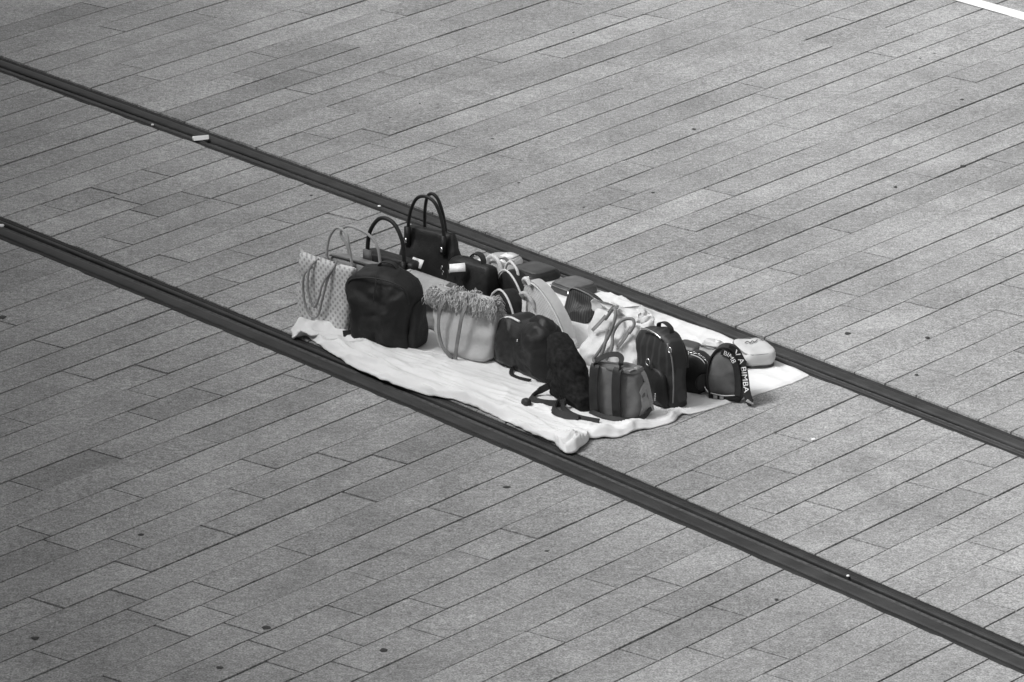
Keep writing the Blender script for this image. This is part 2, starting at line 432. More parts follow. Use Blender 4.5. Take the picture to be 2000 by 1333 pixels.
# dark gum trodden onto the slabs
GUM = [(1880, 325, 7), (1749, 366, 5), (1655, 652, 7), (1811, 660, 6), (990, 952, 8), (520, 1227, 10), (749, 1271, 8), (276, 1045, 6), (429, 1305, 7), (69, 1247, 8), (5, 620, 8), (1275, 377, 5), (1140, 406, 4),
       (1355, 253, 6), (962, 272, 5), (820, 203, 3), (1825, 105, 5), (1797, 115, 4), (1879, 195, 5), (1068, 1077, 5), (1516, 1172, 4), (1790, 733, 5), (763, 231, 4), (1014, 358, 4), (608, 382, 4), (1120, 64, 3), (777, 25, 3)]
for px, py, r in GUM:
    c = g(px, py); rr = r * .0014; n = 12; sx = rnd.uniform(.8, 1.5)
    ring = [(c.x + rr * 1.3 * math.cos(2 * math.pi * k / n) * rnd.uniform(.75, 1.2), c.y + rr * sx * 1.4 * math.sin(2 * math.pi * k / n) * rnd.uniform(.75, 1.2), .001) for k in range(n)]
    top = [(c.x + (x - c.x) * .8, c.y + (y - c.y) * .8, .0022) for x, y, z in ring]
    mesh_obj('gum_spot', rings2mesh([ring, top], cap0=False), M_GUM, pavement)
# painted line beyond the far rail
a, b, c, d = g(1857, 0), g(2000, 41), g(2000, 26), g(1902, 0)
dr = (b - a).normalized(); wd = (c - b); wd = wd - dr * wd.dot(dr)
a2, b2 = a - dr * 6, b + dr * 5
ln = mesh_obj('road_marking', ([a2 + Vector((0, 0, .004)), b2 + Vector((0, 0, .004)), b2 + wd + Vector((0, 0, .004)), a2 + wd + Vector((0, 0, .004))], [(0, 1, 2, 3)]), M_PAINT, smooth=False)
ln['kind'] = 'structure'

# ------------------------------------------------------------------ tram rails
def rail(key, label):
    lo, hi = RAILS[key]; outer, inner = (hi, lo) if key == 'far' else (lo, hi)
    W = abs(hi - lo); s = 1 if key == 'far' else -1        # towards the outside of the track
    v0, v1, n = -9.0, 12.0, 84
    root = empty('tram_rail', uv2w(ru((lo + hi) / 2, 0), 0)); tag(root, label, 'rail', 'tram rails'); base = root.location.copy()
    def strip(name, prof, m, wob=0):
        V, F = [], []; k = len(prof)
        for i in range(n + 1):
            v = v0 + (v1 - v0) * i / n
            for t, z in prof:                    # t: 0 inner edge .. 1 outer edge
                c = inner + s * W * t
                V.append(uv2w(ru(c, v) + rnd.uniform(-wob, wob), v, z + rnd.uniform(-wob, wob) * .3) - base)
        for i in range(n):
            for j in range(k - 1): F.append((i * k + j, i * k + j + 1, i * k + k + j + 1, i * k + k + j))
        return mesh_obj(name, (V, F), m, root)
    strip('sealing_strip', [(0, -.016), (.005, -.003), (.15, -.004), (.16, -.03)], M_SEAL, .0015)
    strip('guard_lip', [(.16, -.03), (.165, -.004), (.18, -.001), (.27, -.001), (.275, -.003), (.28, -.012)], M_STEEL)
    strip('groove_floor', [(.278, -.006), (.29, -.046), (.36, -.048), (.44, -.048), (.465, -.040), (.478, -.008)], M_GROOVE, .0008)
    strip('rail_head', [(.475, -.012), (.48, -.006), (.50, -.001), (.56, .001), (.68, .0015), (.76, .0), (.80, -.003), (.805, -.03)], M_STEEL)
    strip('sealing_strip', [(.80, -.03), (.81, -.006), (.96, -.004), (.985, -.008), (1, -.018)], M_SEAL, .0015)
    return root
rail('far', 'dark grooved steel tram rail running behind the white sheet, farther from the viewer')
rail('near', 'dark grooved steel tram rail running in front of the white sheet, nearer the viewer')
# litter on and beside the rails
r = empty('paper_roll', g(392, 273, .004), R(15))
P('sheet', tube([(-.036, 0, .008), (-.012, .001, .008), (.012, 0, .0085), (.036, .002, .009)], .0095, 10), M_PAPER, r)
P('loose_edge', ribbon([(-.034, -.012, .006), (0, -.0125, .007), (.034, -.010, .008)], .012, .0008, (0, .6, .8)), M_PAPER, r)
tag(r, 'small white rolled slip of paper lying across the far rail at upper left', 'paper')
for (px, py, s, lab) in ((3, 443, .011, 'tiny white paper scrap on the near rail at the left edge'), (298, 245, .007, 'tiny pale crumb beside the far rail near the rolled paper'), (741, 404, .007, 'tiny pale chip in the far rail groove left of the tall black handles'),
                         (1656, 1126, .006, 'tiny white speck lying on the near rail, lower right'), (1589, 860, .009, 'tiny white fleck lying in a paving joint below the white box bag')):
    c = g(px, py, .003)
    o = P('litter_scrap', ruffle(loft([(0, 0, 0, s * .8, s * .9, 3), (0, 0, s * .3, s, s * 1.2, 3), (0, 0, s * .8, s * .7, s * .6, 3)], 8), s * .3, 60, px, .001), M_PAPER); o.location = c
    tag(o, lab, 'litter')

# ------------------------------------------------------------------ added block, out of view on the left, placed to shade the paving
bl = mesh_obj('added_shade_block', box(-9, 0, -34, 11, 0, 8.45), mat('shade_block_wall', .35, .9, .1, 2, .2, 40), smooth=False)
bl['kind'] = 'structure'; bl.location = (-7.6, 0, -.02); bl.rotation_euler.z = R(8)
for fl in range(2):
    for k in range(10):
        P('shade_block_window', box(-.02, .03, -31 + k * 4, -29.4 + k * 4, 1.0 + fl * 3.3, 3.1 + fl * 3.3), M_DGREY, bl, smooth=False)
P('shade_block_cornice', box(-9.1, .2, -34.2, 11.2, 8.15, 8.55), M_LGREY, bl, smooth=False)

# ------------------------------------------------------------------ the white sheet
OUT = [(566, 655), (572, 664), (600, 661), (622, 676), (650, 695), (700, 727), (760, 752), (830, 775), (880, 782), (930, 800), (990, 827), (1040, 852), (1082, 869), (1092, 884), (1106, 890), (1126, 886), (1148, 868), (1150, 859), (1210, 856),
       (1246, 842), (1278, 837), (1316, 826), (1332, 811), (1345, 812), (1400, 796), (1450, 781), (1500, 766), (1550, 749), (1583, 734), (1552, 720), (1500, 700), (1440, 668), (1400, 650), (1330, 627), (1250, 597), (1180, 571), (1130, 555), (1060, 530), (1000, 508), (940, 505),
       (860, 545), (760, 585), (660, 618), (600, 628)]
OW = [g(*p) for p in OUT]; cen = sum(OW, Vector()) / len(OW)
ring = resample(OW, 640)
railv = (g(1100, 880) - g(600, 665)).normalized(); railn = Vector((-railv.y, railv.x, 0))
p0 = g(600, 668)
def ridge(x): return (1 - abs(x)) ** 3
def cloth_z(p):
    s = (p - p0).dot(railv); t = (p - p0).dot(railn)          # along / away from the near rail
    q = Vector((s * 1.3, t * 7, 1.7)); wv = noise.noise(Vector((s * 2, t * 2, 5.1))) * .35
    def rg(x, p=3.2): return (1 - min(1, abs(x) * 1.25)) ** p
    wob = noise.noise(Vector((s * 3.0, t * 3.0, 2.2))) * .5
    f = rg(noise.noise(Vector((s * 1.0, (t - s * .10) * 12 + wob, 1.7)))) + .7 * rg(noise.noise(Vector((s * 1.6 + 4, (t + s * .06) * 19 + wob * 1.6, 8.3)))) + .5 * rg(noise.noise(Vector((s * 2.2, (t - s * .2) * 30, 4.4))))
    m = max(.12, 1 - max(0, t - .05) / .28) * (1 if s > -.05 else .6)
    f2 = rg(noise.noise(Vector((s * 5, t * 5, 3.0))), 6) + rg(noise.noise(Vector((s * 6.5 + t * 4, t * 3 - s * 2, 6.0))), 6)
    z = .005 + .021 * m * f + .002 * noise.noise(q * 1.5) + .0035 * f2
    c = g(1120, 872); d = (p - c).length                      # bunched corner
    ph = math.atan2(p.y - c.y, p.x - c.x) + .5 * noise.noise(p * 14)
    z += .036 * math.exp(-(d / .070) ** 2) * (.22 + .78 * abs(math.sin(3.5 * ph + 14 * d)) ** .8) * (.8 + .5 * noise.noise(p * 25))
    a, b = g(568, 652), g(690, 662); ab = b - a; tt = max(0, min(1, (p - a).dot(ab) / ab.length_squared)); d = (p - a - ab * tt).length
    z += .055 * math.exp(-(d / .05) ** 2) * (1 - .75 * tt) * (.8 + .3 * ridge(noise.noise(p * 12)))     # rolled left corner
    for (x, y, hh, rr) in ((1325, 815, .022, .05), (1235, 838, .020, .06), (1180, 850, .018, .07), (1215, 585, .012, .09), (1255, 625, .03, .06)):
        d = (p - g(x, y)).length; z += hh * math.exp(-(d / rr) ** 2) * (.5 + ridge(noise.noise(p * 20 + Vector((x, 0, 0)))))
    return max(.004, z)
V, F = [], []; n = len(ring); M = 150
for i in range(M + 1):
    t = 1 - (1 - i / M) ** 1.0
    for k, p in enumerate(ring):
        q = cen.lerp(p, t)
        if i == M: q = q + Vector((noise.noise(p * 30), noise.noise(p * 30 + Vector((9, 0, 0))), 0)) * .006
        z = cloth_z(q) * min(1, .25 + (M - i) * .18)
        V.append(Vector((q.x, q.y, z)))
for i in range(M):
    for k in range(n): F.append((i * n + k, i * n + (k + 1) % n, (i + 1) * n + (k + 1) % n, (i + 1) * n + k))
sheet = mesh_obj('ground_sheet', (V, [f[::-1] for f in F]), M_CLOTH)
sm = sheet.modifiers.new('thickness', 'SOLIDIFY'); sm.thickness = .003; sm.offset = -1
tag(sheet, 'crumpled white cloth sheet spread between the tram rails under all the bags', 'sheet')

# ================================================================== the bags
GRP = 'bags laid out on the white sheet'
def bag(A, B, d, name, label, cat='bag'):
    r, W = frame(A, B, d, name); tag(r, label, cat, GRP); return r, W

# --- pale monogram tote, far left
r, W = bag((578, 637), (668, 666), .11, 'tote_bag', 'pale tote with all-over dark dot pattern at the left corner of the sheet', 'tote')
h = .284
P('body', ruffle(softbag(W, .11, h, 1.15, .32, 6, .03, .012, .006), .009, 9, 1), M_MONO, r)
P('zipper', ribbon([(-W * .56, 0, h + .001), (0, .002, h - .006), (W * .55, 0, h + .002)], .016, .003, (0, 1, 0)), M_PALE, r)
P('zipper_pull', ruffle(ribbon([(-W * .53, 0, h), (-W * .57, -.002, h + .012), (-W * .585, -.004, h + .024)], .012, .003, (0, 1, 0)), .002, 60, 2, .3), M_PALE, LAST)
P('handle', tube([(-.055, -.030, h - .03), (-.078, -.058, .22), (-.075, -.064, .13), (-.04, -.066, .065), (.005, -.066, .07), (.028, -.062, .14), (.04, -.045, .22), (.05, -.025, h - .02)], .0047, 8), M_HANG, r)
P('handle', tube([(-.04, -.012, h + .004), (-.062, -.045, .245), (-.05, -.064, .16), (-.012, -.068, .105), (.015, -.066, .15), (.03, -.06, .21), (.06, -.03, h - .01), (.055, -.006, h + .012), (.03, .004, h)], .0047, 8), M_HANG, r)
P('side_seam', tube([(W * .53, -.01, h - .02), (W * .52, -.004, .15), (W * .5, -.02, .02)], .003, 6), M_DGREY, r)

# --- big charcoal backpack
r, W = bag((682, 675), (794, 693), .15, 'backpack', 'large plain charcoal backpack with domed top, biggest bag at the front left', 'backpack')
o = [(-.11, 0), (-.128, .012), (-.138, .08), (-.146, .17), (-.145, .230), (-.122, .272), (-.066, .302), (0, .314), (.066, .302), (.118, .272), (.142, .230), (.143, .17), (.136, .08), (.128, .012), (.11, 0)]
P('body', ruffle(pillow(o, .14, .026, .10, 110, steps=12), .021, 9, 3), M_DNYLON, r)
P('zip_seam', tube([(-.135, -.066, .20), (-.125, -.074, .262), (-.06, -.085, .288), (0, -.088, .294), (.06, -.085, .288), (.12, -.074, .262), (.137, -.066, .20)], .0032, 6), M_BSTRAP, r)
P('centre_seam', tube([(0, -.082, .306), (.004, -.098, .27), (-.002, -.104, .20)], .003, 6), M_BSTRAP, r)
P('grab_handle', ribbon([(-.045, .02, .30), (-.03, .018, .325), (0, .016, .332), (.03, .018, .325), (.045, .02, .30)], .026, .004, (0, 1, 0)), M_BSTRAP, r)
P('side_panel', ruffle(pillow([(-.05, .0), (-.055, .1), (-.045, .18), (.045, .18), (.055, .1), (.05, 0)], .03, .008, .12, 40), .006, 14, 5), M_BNYLON, r)
LAST.location = (.135, .01, .004); LAST.rotation_euler.z = R(90)
P('strap_end', ribbon([(-.11, -.02, .06), (-.135, -.035, .035), (-.165, -.055, .030)], .026, .012, (0, .3, 1)), M_BSTRAP, r)

# --- bag with two thin grey handles behind the monogram tote
r, W = bag((636, 612), (728, 638), .11, 'handbag', 'taupe handbag with two tall thin pale handles, behind the dotted tote', 'handbag')
h = .235
P('body', ruffle(softbag(W, .11, h, 1.0, .7, 6, .03, .015, .02), .005, 9, 6), M_TAUPE, r)
P('handle', tube([(-.118, -.05, h - .04), (-.122, -.05, h + .02), (-.108, -.046, h + .085), (-.070, -.042, h + .128), (-.02, -.045, h + .112), (.0, -.05, h + .06), (.02, -.052, h - .02)], .0058, 8), M_LGREY, r)
P('handle', tube([(-.075, .03, h - .01), (-.085, .03, h + .03), (-.118, .028, h + .075), (-.095, .026, h + .108), (-.055, .03, h + .118), (.03, .034, h + .10), (.075, .036, h + .055), (.09, .036, h - .02)], .0058, 8), M_LGREY, r)
for x, y in ((-.118, -.054), (.018, -.056), (.092, .03)): P('handle_ring', box(x - .009, x + .009, y - .006, y + .006, h - .03, h - .004), M_STRAP, r)
P('flap', ruffle(box(.0, .04, .030, .040, h - .02, h + .034), .005, 20, 7), M_MGREY, r)
P('rim', ribbon([(-W * .48, -.03, h), (0, -.032, h + .003), (W * .48, -.03, h)], .014, .003, (0, 1, 0)), M_DGREY, r)

# --- black bag with one thick round handle
r, W = bag((700, 588), (800, 616), .10, 'handbag', 'black handbag with a single thick round arched handle, behind the backpack', 'handbag')
h = .205
P('body', ruffle(softbag(W, .10, h, 1.0, .7, 6, .03, .015, .015), .005, 9, 8), M_BLEATHER, r)
P('handle', tube([(-.098, -.035, h - .05), (-.100, -.035, h + .02), (-.088, -.033, h + .09), (-.05, -.03, h + .145), (-.005, -.03, h + .162), (.045, -.03, h + .145), (.085, -.033, h + .09), (.098, -.035, h + .02), (.098, -.035, h - .05)], .0085, 10), M_BLEATHER, r)
for x in (-.098, .098): P('handle_tab', box(x - .013, x + .013, -.05, -.04, h - .075, h + .005), M_BLEATHER, r)

# --- tall-handled glossy black tote at the back
r, W = bag((772, 568), (876, 596), .12, 'tote_bag', 'glossy black tote with two tall looped handles and metal buckles, tallest at the back', 'tote')
h = .268
P('body', ruffle(softbag(W * 1.16, .14, h, .74, .28, 4, .08, .02, .01), .014, 9, 9), M_BLEATHER, r)
P('handle', tube(arch(-.098, .104, -.035, h - .05, h + .150, .0, .10), .0072, 8), M_BLEATHER, r)
P('handle', tube(arch(-.060, .056, .03, h - .03, h + .150, -.02, .15), .0072, 8), M_BLEATHER, r)
for x, y in ((-.094, -.042), (.098, -.042)):
    P('handle_tab', box(x - .012, x + .012, y - .004, y + .01, h - .075, h + .004), M_BLEATHER, r)
    P('buckle', box(x - .005, x + .005, y - .010, y - .004, h - .062, h - .042), M_METAL, LAST)
for x, z in ((-.11, .135), (.112, .14), (.118, .12)): P('stud', tube([(x, -.066, z), (x + .003, -.07, z + .008), (x + .007, -.068, z + .016)], .0042, 6), M_METAL, r)

# --- light grey flap bag between backpack and fringed bag
r, W = bag((772, 628), (868, 660), .12, 'shoulder_bag', 'light grey fabric bag with a drooping flap, between the backpack and fringed bag', 'bag')
h = .178
P('body', ruffle(softbag(W, .12, h, .9, .55, 3, .08, .03, .04, n=60, levels=20), .016, 12, 11), M_LGREY, r)
P('flap', ruffle(ribbon([(-.01, .04, h + .008), (-.01, 0, h + .016), (-.01, -.05, h - .008), (-.008, -.078, h - .055)], W * .9, .014, (1, 0, 0)), .012, 16, 12), M_LGREY, r)
P('edge_piping', tube([(-W * .45, -.075, h - .06), (-W * .45, -.05, h + .002), (-W * .40, .0, h + .026)], .004, 6), M_PALE, r)

# --- white swing tag + black bag with tag
r, W = bag((862, 598), (946, 626), .12, 'shoulder_bag', 'squat black leather bag with a white card tag on top, right of the tall-handled tote', 'bag')
h = .205
P('body', ruffle(softbag(W, .12, h, .92, .6, 4.5, .06, .02, .03), .010, 9, 13), M_BLEATHER, r)
P('shoulder_strap', ribbon([(-.06, .03, h - .03), (-.03, .03, h + .012), (.02, .02, h + .022), (.06, .0, h + .004), (.085, -.02, h - .06)], .022, .006, (0, 1, .2)), M_BLEATHER, r)
P('card_tag', ruffle(box(-.032, .032, -.018, .018, 0, .0012), .002, 20, 15, .001), M_TAG, r)
ob = LAST; ob.location = (-.012, -.078, h - .018); ob.rotation_euler = (R(48), R(-6), R(42))
P('buckle', tube([(-.07, -.066, .15), (-.068, -.07, .16)], .004, 6), M_METAL, r)
t, _ = frame((794, 604), (822, 614), .02, 'price_tag'); tag(t, 'blank white card tag propped in front of the tall-handled black tote', 'tag')
P('card', ruffle(box(-.032, .032, -.0008, .0008, 0, .036), .002, 20, 16), M_TAG, t); t.location.z = .186; t.rotation_euler.x = R(-30)
P('string', tube([(-.02, 0, .02), (-.03, .01, .035), (-.03, .03, .05)], .0012, 5), M_BSTRAP, t)

# --- cream bag with fringed rim
r, W = bag((850, 694), (942, 718), .105, 'bucket_bag', 'cream canvas bag with a shaggy two hanging straps', 'bag')
h = .262
body = softbag(W * 1.04, .115, h, 1.24, .20, 2.8, .14, .035, .02, lean=.012, sway=-.012, n=64, levels=22)
P('body', ruffle(body, .014, 9, 17), M_CREAM, r)
fr = []
for k in range(1700):
    x = rnd.uniform(-1, 1) * W * .66 - .012; front = rnd.random() < .72
    y = .012 + (-1 if front else 1) * rnd.uniform(.0, .018); ox = x / W * 1.2; oy = (-1 if front else 1) * rnd.uniform(.6, 1.5)
    z = h - .012 + rnd.uniform(-.035, .010) - .02 * abs(x / W) + .008 * math.sin(x * 70)
    if front and z < h - .02: y -= .014
    L = rnd.uniform(.010, .036); j = lambda m: rnd.uniform(-m, m)
    fr.append(tube([(x, y, z), (x + ox * .010 + j(.008), y + oy * .010 + j(.005), z + .007 + j(.005)), (x + ox * .016 + j(.012), y + oy * .018 + j(.006), z - L * .4 + j(.006)), (x + ox * .018 + j(.014), y + oy * .017 + j(.008), z - L)], lambda t: .0021 * (1 - .5 * t), 4, 2))
P('fringe', join(*fr), M_FRINGE, r, kind='stuff')
P('strap', ribbon([(-.070, -.048, h - .03), (-.084, -.064, .19), (-.086, -.072, .12), (-.070, -.070, .05), (-.035, -.066, .012), (-.004, -.066, .008)], .014, .004, (1, 0, 0)), M_STRAP, r)
P('strap', ribbon([(.042, -.050, h - .02), (.030, -.068, .19), (.020, -.076, .12), (.004, -.072, .05), (-.004, -.068, .008)], .015, .004, (1, 0, 0)), M_STRAP, r)

# --- slouchy black leather bag
r, W = bag((958, 712), (1056, 756), .14, 'hobo_bag', 'slouchy black leather bag with a pale piped top edge, right of the fringed bag', 'bag')
o = [(-W * .44, 0), (-W * .50, .02), (-W * .49, .10), (-W * .42, .172), (-W * .25, .205), (-W * .02, .20), (W * .15, .215), (W * .30, .225), (W * .44, .20), (W * .50, .12), (W * .49, .02), (W * .44, 0)]
P('body', ruffle(ruffle(pillow(o, .12, .03, .10, 110, steps=10), .022, 7, 18), .007, 22, 4), M_BLEATHER, r)
P('piping', tube([(-W * .49, -.05, .115), (-W * .44, -.048, .168), (-W * .33, -.045, .195), (-W * .2, -.042, .208), (-W * .04, -.04, .205)], .005, 6), M_PALE, r)
P('gathered_top', ruffle(softbag(.12, .09, .07, .7, .6, 3, .1, .015, .03), .012, 12, 19), M_BLEATHER, r).location = (W * .25, 0, .175)
P('rivet', loft([(0, 0, 0, .006, .006, 2), (0, 0, .003, .004, .004, 2)], 10), M_METAL, r).location = (W * .10, -.085, .15)
LAST.rotation_euler.x = R(90)
P('strap', ribbon([(-.02, -.07, .02), (.0, -.09, .006), (.05, -.095, .006), (.11, -.08, .008)], .016, .004, (0, 1, 0)), M_BSTRAP, r)

# --- shaggy black plush bag with straps trailing on the sheet
r, W = bag((1060, 772), (1134, 814), .09, 'plush_bag', 'shaggy black plush backpack with straps trailing onto the sheet', 'backpack')
o = [(-.10, 0), (-.118, .04), (-.120, .14), (-.120, .215), (-.108, .244), (-.075, .248), (-.03, .225), (.020, .180), (.06, .11), (.10, .055), (.124, .015), (.11, 0)]
body = ruffle(ruffle(pillow(o, .075, .026, .12, 100, steps=10), .016, 8, 20), .007, 20, 9)
P('body', body, M_FUR, r)
fv, ff = [], []
for q in body[1]:
    if len(q) < 4: continue
    pa, pb, pc = (body[0][i] for i in q[:3]); nn = (pb - pa).cross(pc - pa)
    if nn.length < 1e-9: continue
    nn.normalize()
    for _ in range(3):
        t, s = rnd.random(), rnd.random(); b0 = pa + (pb - pa) * t + (body[0][q[3]] - pa) * s
        dr = (nn + Vector((rnd.uniform(-.6, .6), rnd.uniform(-.6, .6), rnd.uniform(-1.1, .1)))).normalized() * rnd.uniform(.004, .011); sd_ = dr.cross(Vector((rnd.uniform(-1, 1), rnd.uniform(-1, 1), .3))).normalized() * .0009
        k = len(fv); fv += [b0 - sd_, b0 + sd_, b0 + dr]; ff.append((k, k + 1, k + 2))
P('pile', (fv, ff), M_FUR, r, smooth=False, kind='stuff')
P('strap', ribbon([(-.10, -.04, .045), (-.118, -.085, .020), (-.08, -.135, .018), (-.02, -.13, .018), (.03, -.09, .020), (.06, -.06, .03)], .026, .007, (.3, .7, 1)), M_BSTRAP, r)
P('strap', ribbon([(.02, -.07, .03), (.05, -.105, .022), (.10, -.135, .020), (.16, -.13, .020), (.22, -.10, .018)], .028, .007, (.2, .7, 1)), M_BSTRAP, r)
P('strap', ribbon([(.04, -.06, .03), (.09, -.09, .020), (.15, -.10, .020), (.21, -.09, .018), (.28, -.045, .016)], .022, .006, (.2, .7, 1)), M_BSTRAP, r)
P('strap_end', ruffle(softbag(.046, .034, .024, .8, .8, 3, .05, .006, .008, n=20), .003, 30, 21), M_BSTRAP, r).location = (-.045, -.175, .008)

# --- grey tote with two black straps, front
r, W = bag((1154, 813), (1242, 829), .085, 'tote_bag', 'mid-grey tote with two black vertical straps at the front edge of the sheet', 'tote')
h = .196
P('body', ruffle(softbag(W, .085, h, .97, .62, 4.5, .06, .03, .012), .009, 10, 22), M_MGREY, r)
P('rim', ruffle(softbag(W * .97, .07, .022, 1.0, .8, 4, .02, .008, .008), .008, 16, 23, .004), M_MGREY, r).location = (0, 0, h - .012)
for x in (-W * .40, W * .10):
    P('strap', ribbon([(x, -.048, .004), (x, -.056, .05), (x - .003, -.055, .12), (x - .004, -.046, h - .01), (x - .002, -.036, h + .008)], .036, .004, (1, 0, 0)), M_BSTRAP, r)
P('handle', ribbon([(-W * .42, -.036, h), (-W * .40, -.032, h + .022), (-W * .20, -.022, h + .046), (W * .0, -.016, h + .054), (W * .11, -.02, h + .044), (W * .12, -.032, h + .02), (W * .10, -.036, h)], .020, .004, (.1, .5, 1)), M_BSTRAP, r)
P('side_strap', ribbon([(W * .30, -.03, h), (W * .42, -.01, h + .008), (W * .49, .02, h - .02), (W * .53, .045, .11), (W * .58, .06, .02)], .020, .006, (.3, 1, 0)), M_LGREY, r)
P('side_pocket', ruffle(softbag(.03, .09, .13, .6, .6, 3, .1, .015, .02), .014, 20, 24), M_LGREY, r).location = (W * .50, .025, .01)
P('bottom_strap', ribbon([(-W * .5, -.05, .016), (-.02, -.078, .016), (W * .35, -.075, .016), (W * .60, -.02, .02), (W * .64, .03, .04)], .018, .005, (0, .6, 1)), M_BSTRAP, r)

# --- pleated black backpack
r, W = bag((1240, 776), (1306, 804), .09, 'backpack', 'black backpack with pleated front and small metal rings, right of the grey tote', 'backpack')
o = [(-.10, 0), (-.112, .02), (-.115, .12), (-.112, .22), (-.095, .265), (-.05, .288), (.02, .288), (.075, .268), (.105, .225), (.112, .12), (.11, .02), (.10, 0)]
P('body', ruffle(pillow(o, .085, .020, .12, 96, steps=9), .012, 9, 25), M_CREASE, r)
P('front_pocket', ruffle(pillow([(x * .78 + .012, .012 + z * .5) for x, z in o], .03, .012, .10, 56), .005, 9, 26), M_BLEATHER, r).location = (0, -.052, 0)
P('zip', tube([(-.06, -.05, .286), (-.02, -.052, .292), (.03, -.052, .288), (.06, -.05, .276)], .0035, 6), M_METAL, r)
P('side_piping', tube([(.085, -.04, .262), (.113, -.038, .2), (.121, -.036, .10), (.118, -.036, .03)], .003, 6), M_STRAP, r)
P('zip_ring', tube([(.02 + .012 * math.cos(k * math.pi / 4), -.082, .178 + .014 * math.sin(k * math.pi / 4)) for k in range(8)], .0022, 6, 3, True), M_METAL, r)
P('zip_ring', tube([(.112 + .009 * math.cos(k * math.pi / 4), -.05, .245 + .011 * math.sin(k * math.pi / 4)) for k in range(8)], .0022, 6, 3, True), M_METAL, r)
P('zip_pull', tube([(.07, -.084, .065), (.071, -.086, .05), (.069, -.085, .036)], .003, 6), M_METAL, r)
P('grab_handle', ribbon([(-.03, .01, .282), (-.025, .01, .305), (.01, .01, .315), (.045, .01, .302), (.05, .01, .28)], .02, .004, (0, 1, 0)), M_BSTRAP, r)
P('shoulder_strap', ribbon([(-.03, .035, .255), (.0, .045, .262), (.04, .048, .25), (.085, .045, .20), (.10, .04, .15)], .026, .006, (0, 1, .4)), M_BSTRAP, r)

# --- small round black bag with chain
r, W = bag((1326, 768), (1380, 776), .07, 'round_bag', 'small round black bag with a metal chain, between the black backpack and half-moon bag', 'bag')
o = [(.070 * math.cos(k * math.pi / 14 - math.pi / 2), .078 + .080 * math.sin(k * math.pi / 14 - math.pi / 2)) for k in range(28)]
o = [(x, max(0, z - (.004 if z < .02 else 0))) for x, z in o]
P('body', ruffle(pillow(o, .08, .012, .05, 56), .004, 10, 27), M_BLEATHER, r)
P('end_cap', pillow([(.034 * math.cos(k * math.pi / 10), .040 + .034 * math.sin(k * math.pi / 10)) for k in range(20)], .012, .003, .1, 36), M_BLEATHER, r)
ob = LAST; ob.location = (.052, -.052, .018); ob.rotation_euler.z = R(48)
for k in range(13):
    t = k / 12; a = R(115 - 105 * t); x, z = .074 * math.cos(a), .080 + .084 * math.sin(a)
    ob = P('chain_link', tube([(.0065 * math.cos(m * math.pi / 3), .0038 * math.sin(m * math.pi / 3), 0) for m in range(6)], .0014, 5, 2, True), M_METAL, r)
    ob.location = (x, -.030, z); ob.rotation_euler = (R(90 if k % 2 else 20), -a - math.pi / 2, 0)
P('clasp', tube([(.060, -.062, .045), (.068, -.064, .035), (.075, -.06, .024)], .003, 6), M_METAL, r)
P('piping', tube([(-.01, -.034, .158), (.03, -.036, .148), (.055, -.036, .12), (.068, -.036, .09)], .0024, 6), M_PALE, r)

# --- half-moon grey bag with lettered strap
r, W = bag((1384, 780), (1446, 786), .05, 'half_moon_bag', 'grey half-moon bag edged in black with a white-lettered black strap', 'bag')
o = [(-.055, 0), (-.062, .02), (-.068, .08), (-.062, .14), (-.035, .19), (.0, .205), (.035, .19), (.058, .14), (.064, .07), (.06, .02), (.05, 0)]
P('body', ruffle(pillow(o, .045, .014, .06, 60), .006, 12, 28), mat('slate_fabric', .115, .7, .2, 20, .3, 600), r)
P('edge_band', ribbon([(-.052, 0, .004), (-.068, 0, .05), (-.070, 0, .10), (-.060, 0, .155), (-.034, 0, .196), (.0, 0, .208), (.036, 0, .194), (.062, 0, .145), (.068, 0, .08), (.062, 0, .01)], .056, .006, (0, 1, 0)), M_BSTRAP, r)
P('base_band', ruffle(box(-.058, .064, -.042, .028, 0, .022), .003, 20, 29), M_BSTRAP, r)
P('base_trim', tube([(-.05, -.043, .026), (0, -.047, .022), (.045, -.043, .026)], .002, 6), M_PALE, r)
SP = smoothpath([(.012, -.020, .208), (.044, -.026, .194), (.070, -.032, .156), (.084, -.042, .10), (.094, -.052, .05), (.108, -.060, .014), (.118, -.064, .008)], 8)
strap = P('shoulder_strap', ribbon(SP, .034, .003, (.8, -.25, .55), 0), M_BSTRAP, r)
SP2 = smoothpath([(-.012, -.036, .196), (.022, -.040, .184), (.045, -.042, .150), (.055, -.043, .10), (.057, -.043, .05), (.054, -.042, .024)], 8)
strap2 = P('front_band', ribbon(SP2, .026, .003, (1, -.2, .3), 0), M_BSTRAP, r)
def letters(text, path, side, size, s0, parent, lift=.0025):
    cu = bpy.data.curves.new('txt', 'FONT'); cu.body = text; cu.size = size; cu.align_y = 'CENTER'
    t = bpy.data.objects.new('txt', cu); C.objects.link(t); bpy.context.view_layer.update()
    me = bpy.data.meshes.new_from_object(t.evaluated_get(bpy.context.evaluated_depsgraph_get())); bpy.data.objects.remove(t)
    L = [0]
    for i in range(len(path) - 1): L.append(L[-1] + (path[i + 1] - path[i]).length)
    S0 = Vector(side)
    V = []
    for v in me.vertices:
        s = min(L[-1] - 1e-4, max(0, s0 + v.co.x)); j = max(i for i in range(len(L) - 1) if L[i] <= s)
        q = path[j].lerp(path[j + 1], (s - L[j]) / (L[j + 1] - L[j])); tt = (path[j + 1] - path[j]).normalized()
        sd2 = (S0 - tt * S0.dot(tt)).normalized(); nn = tt.cross(sd2)
        if nn.dot(Vector((-.2, -1, .5))) < 0: nn = -nn
        V.append(q + sd2 * v.co.y + nn * lift)
    F = [tuple(p.vertices) for p in me.polygons]
    return P('lettering', (V, F), M_TAG, parent, smooth=False)
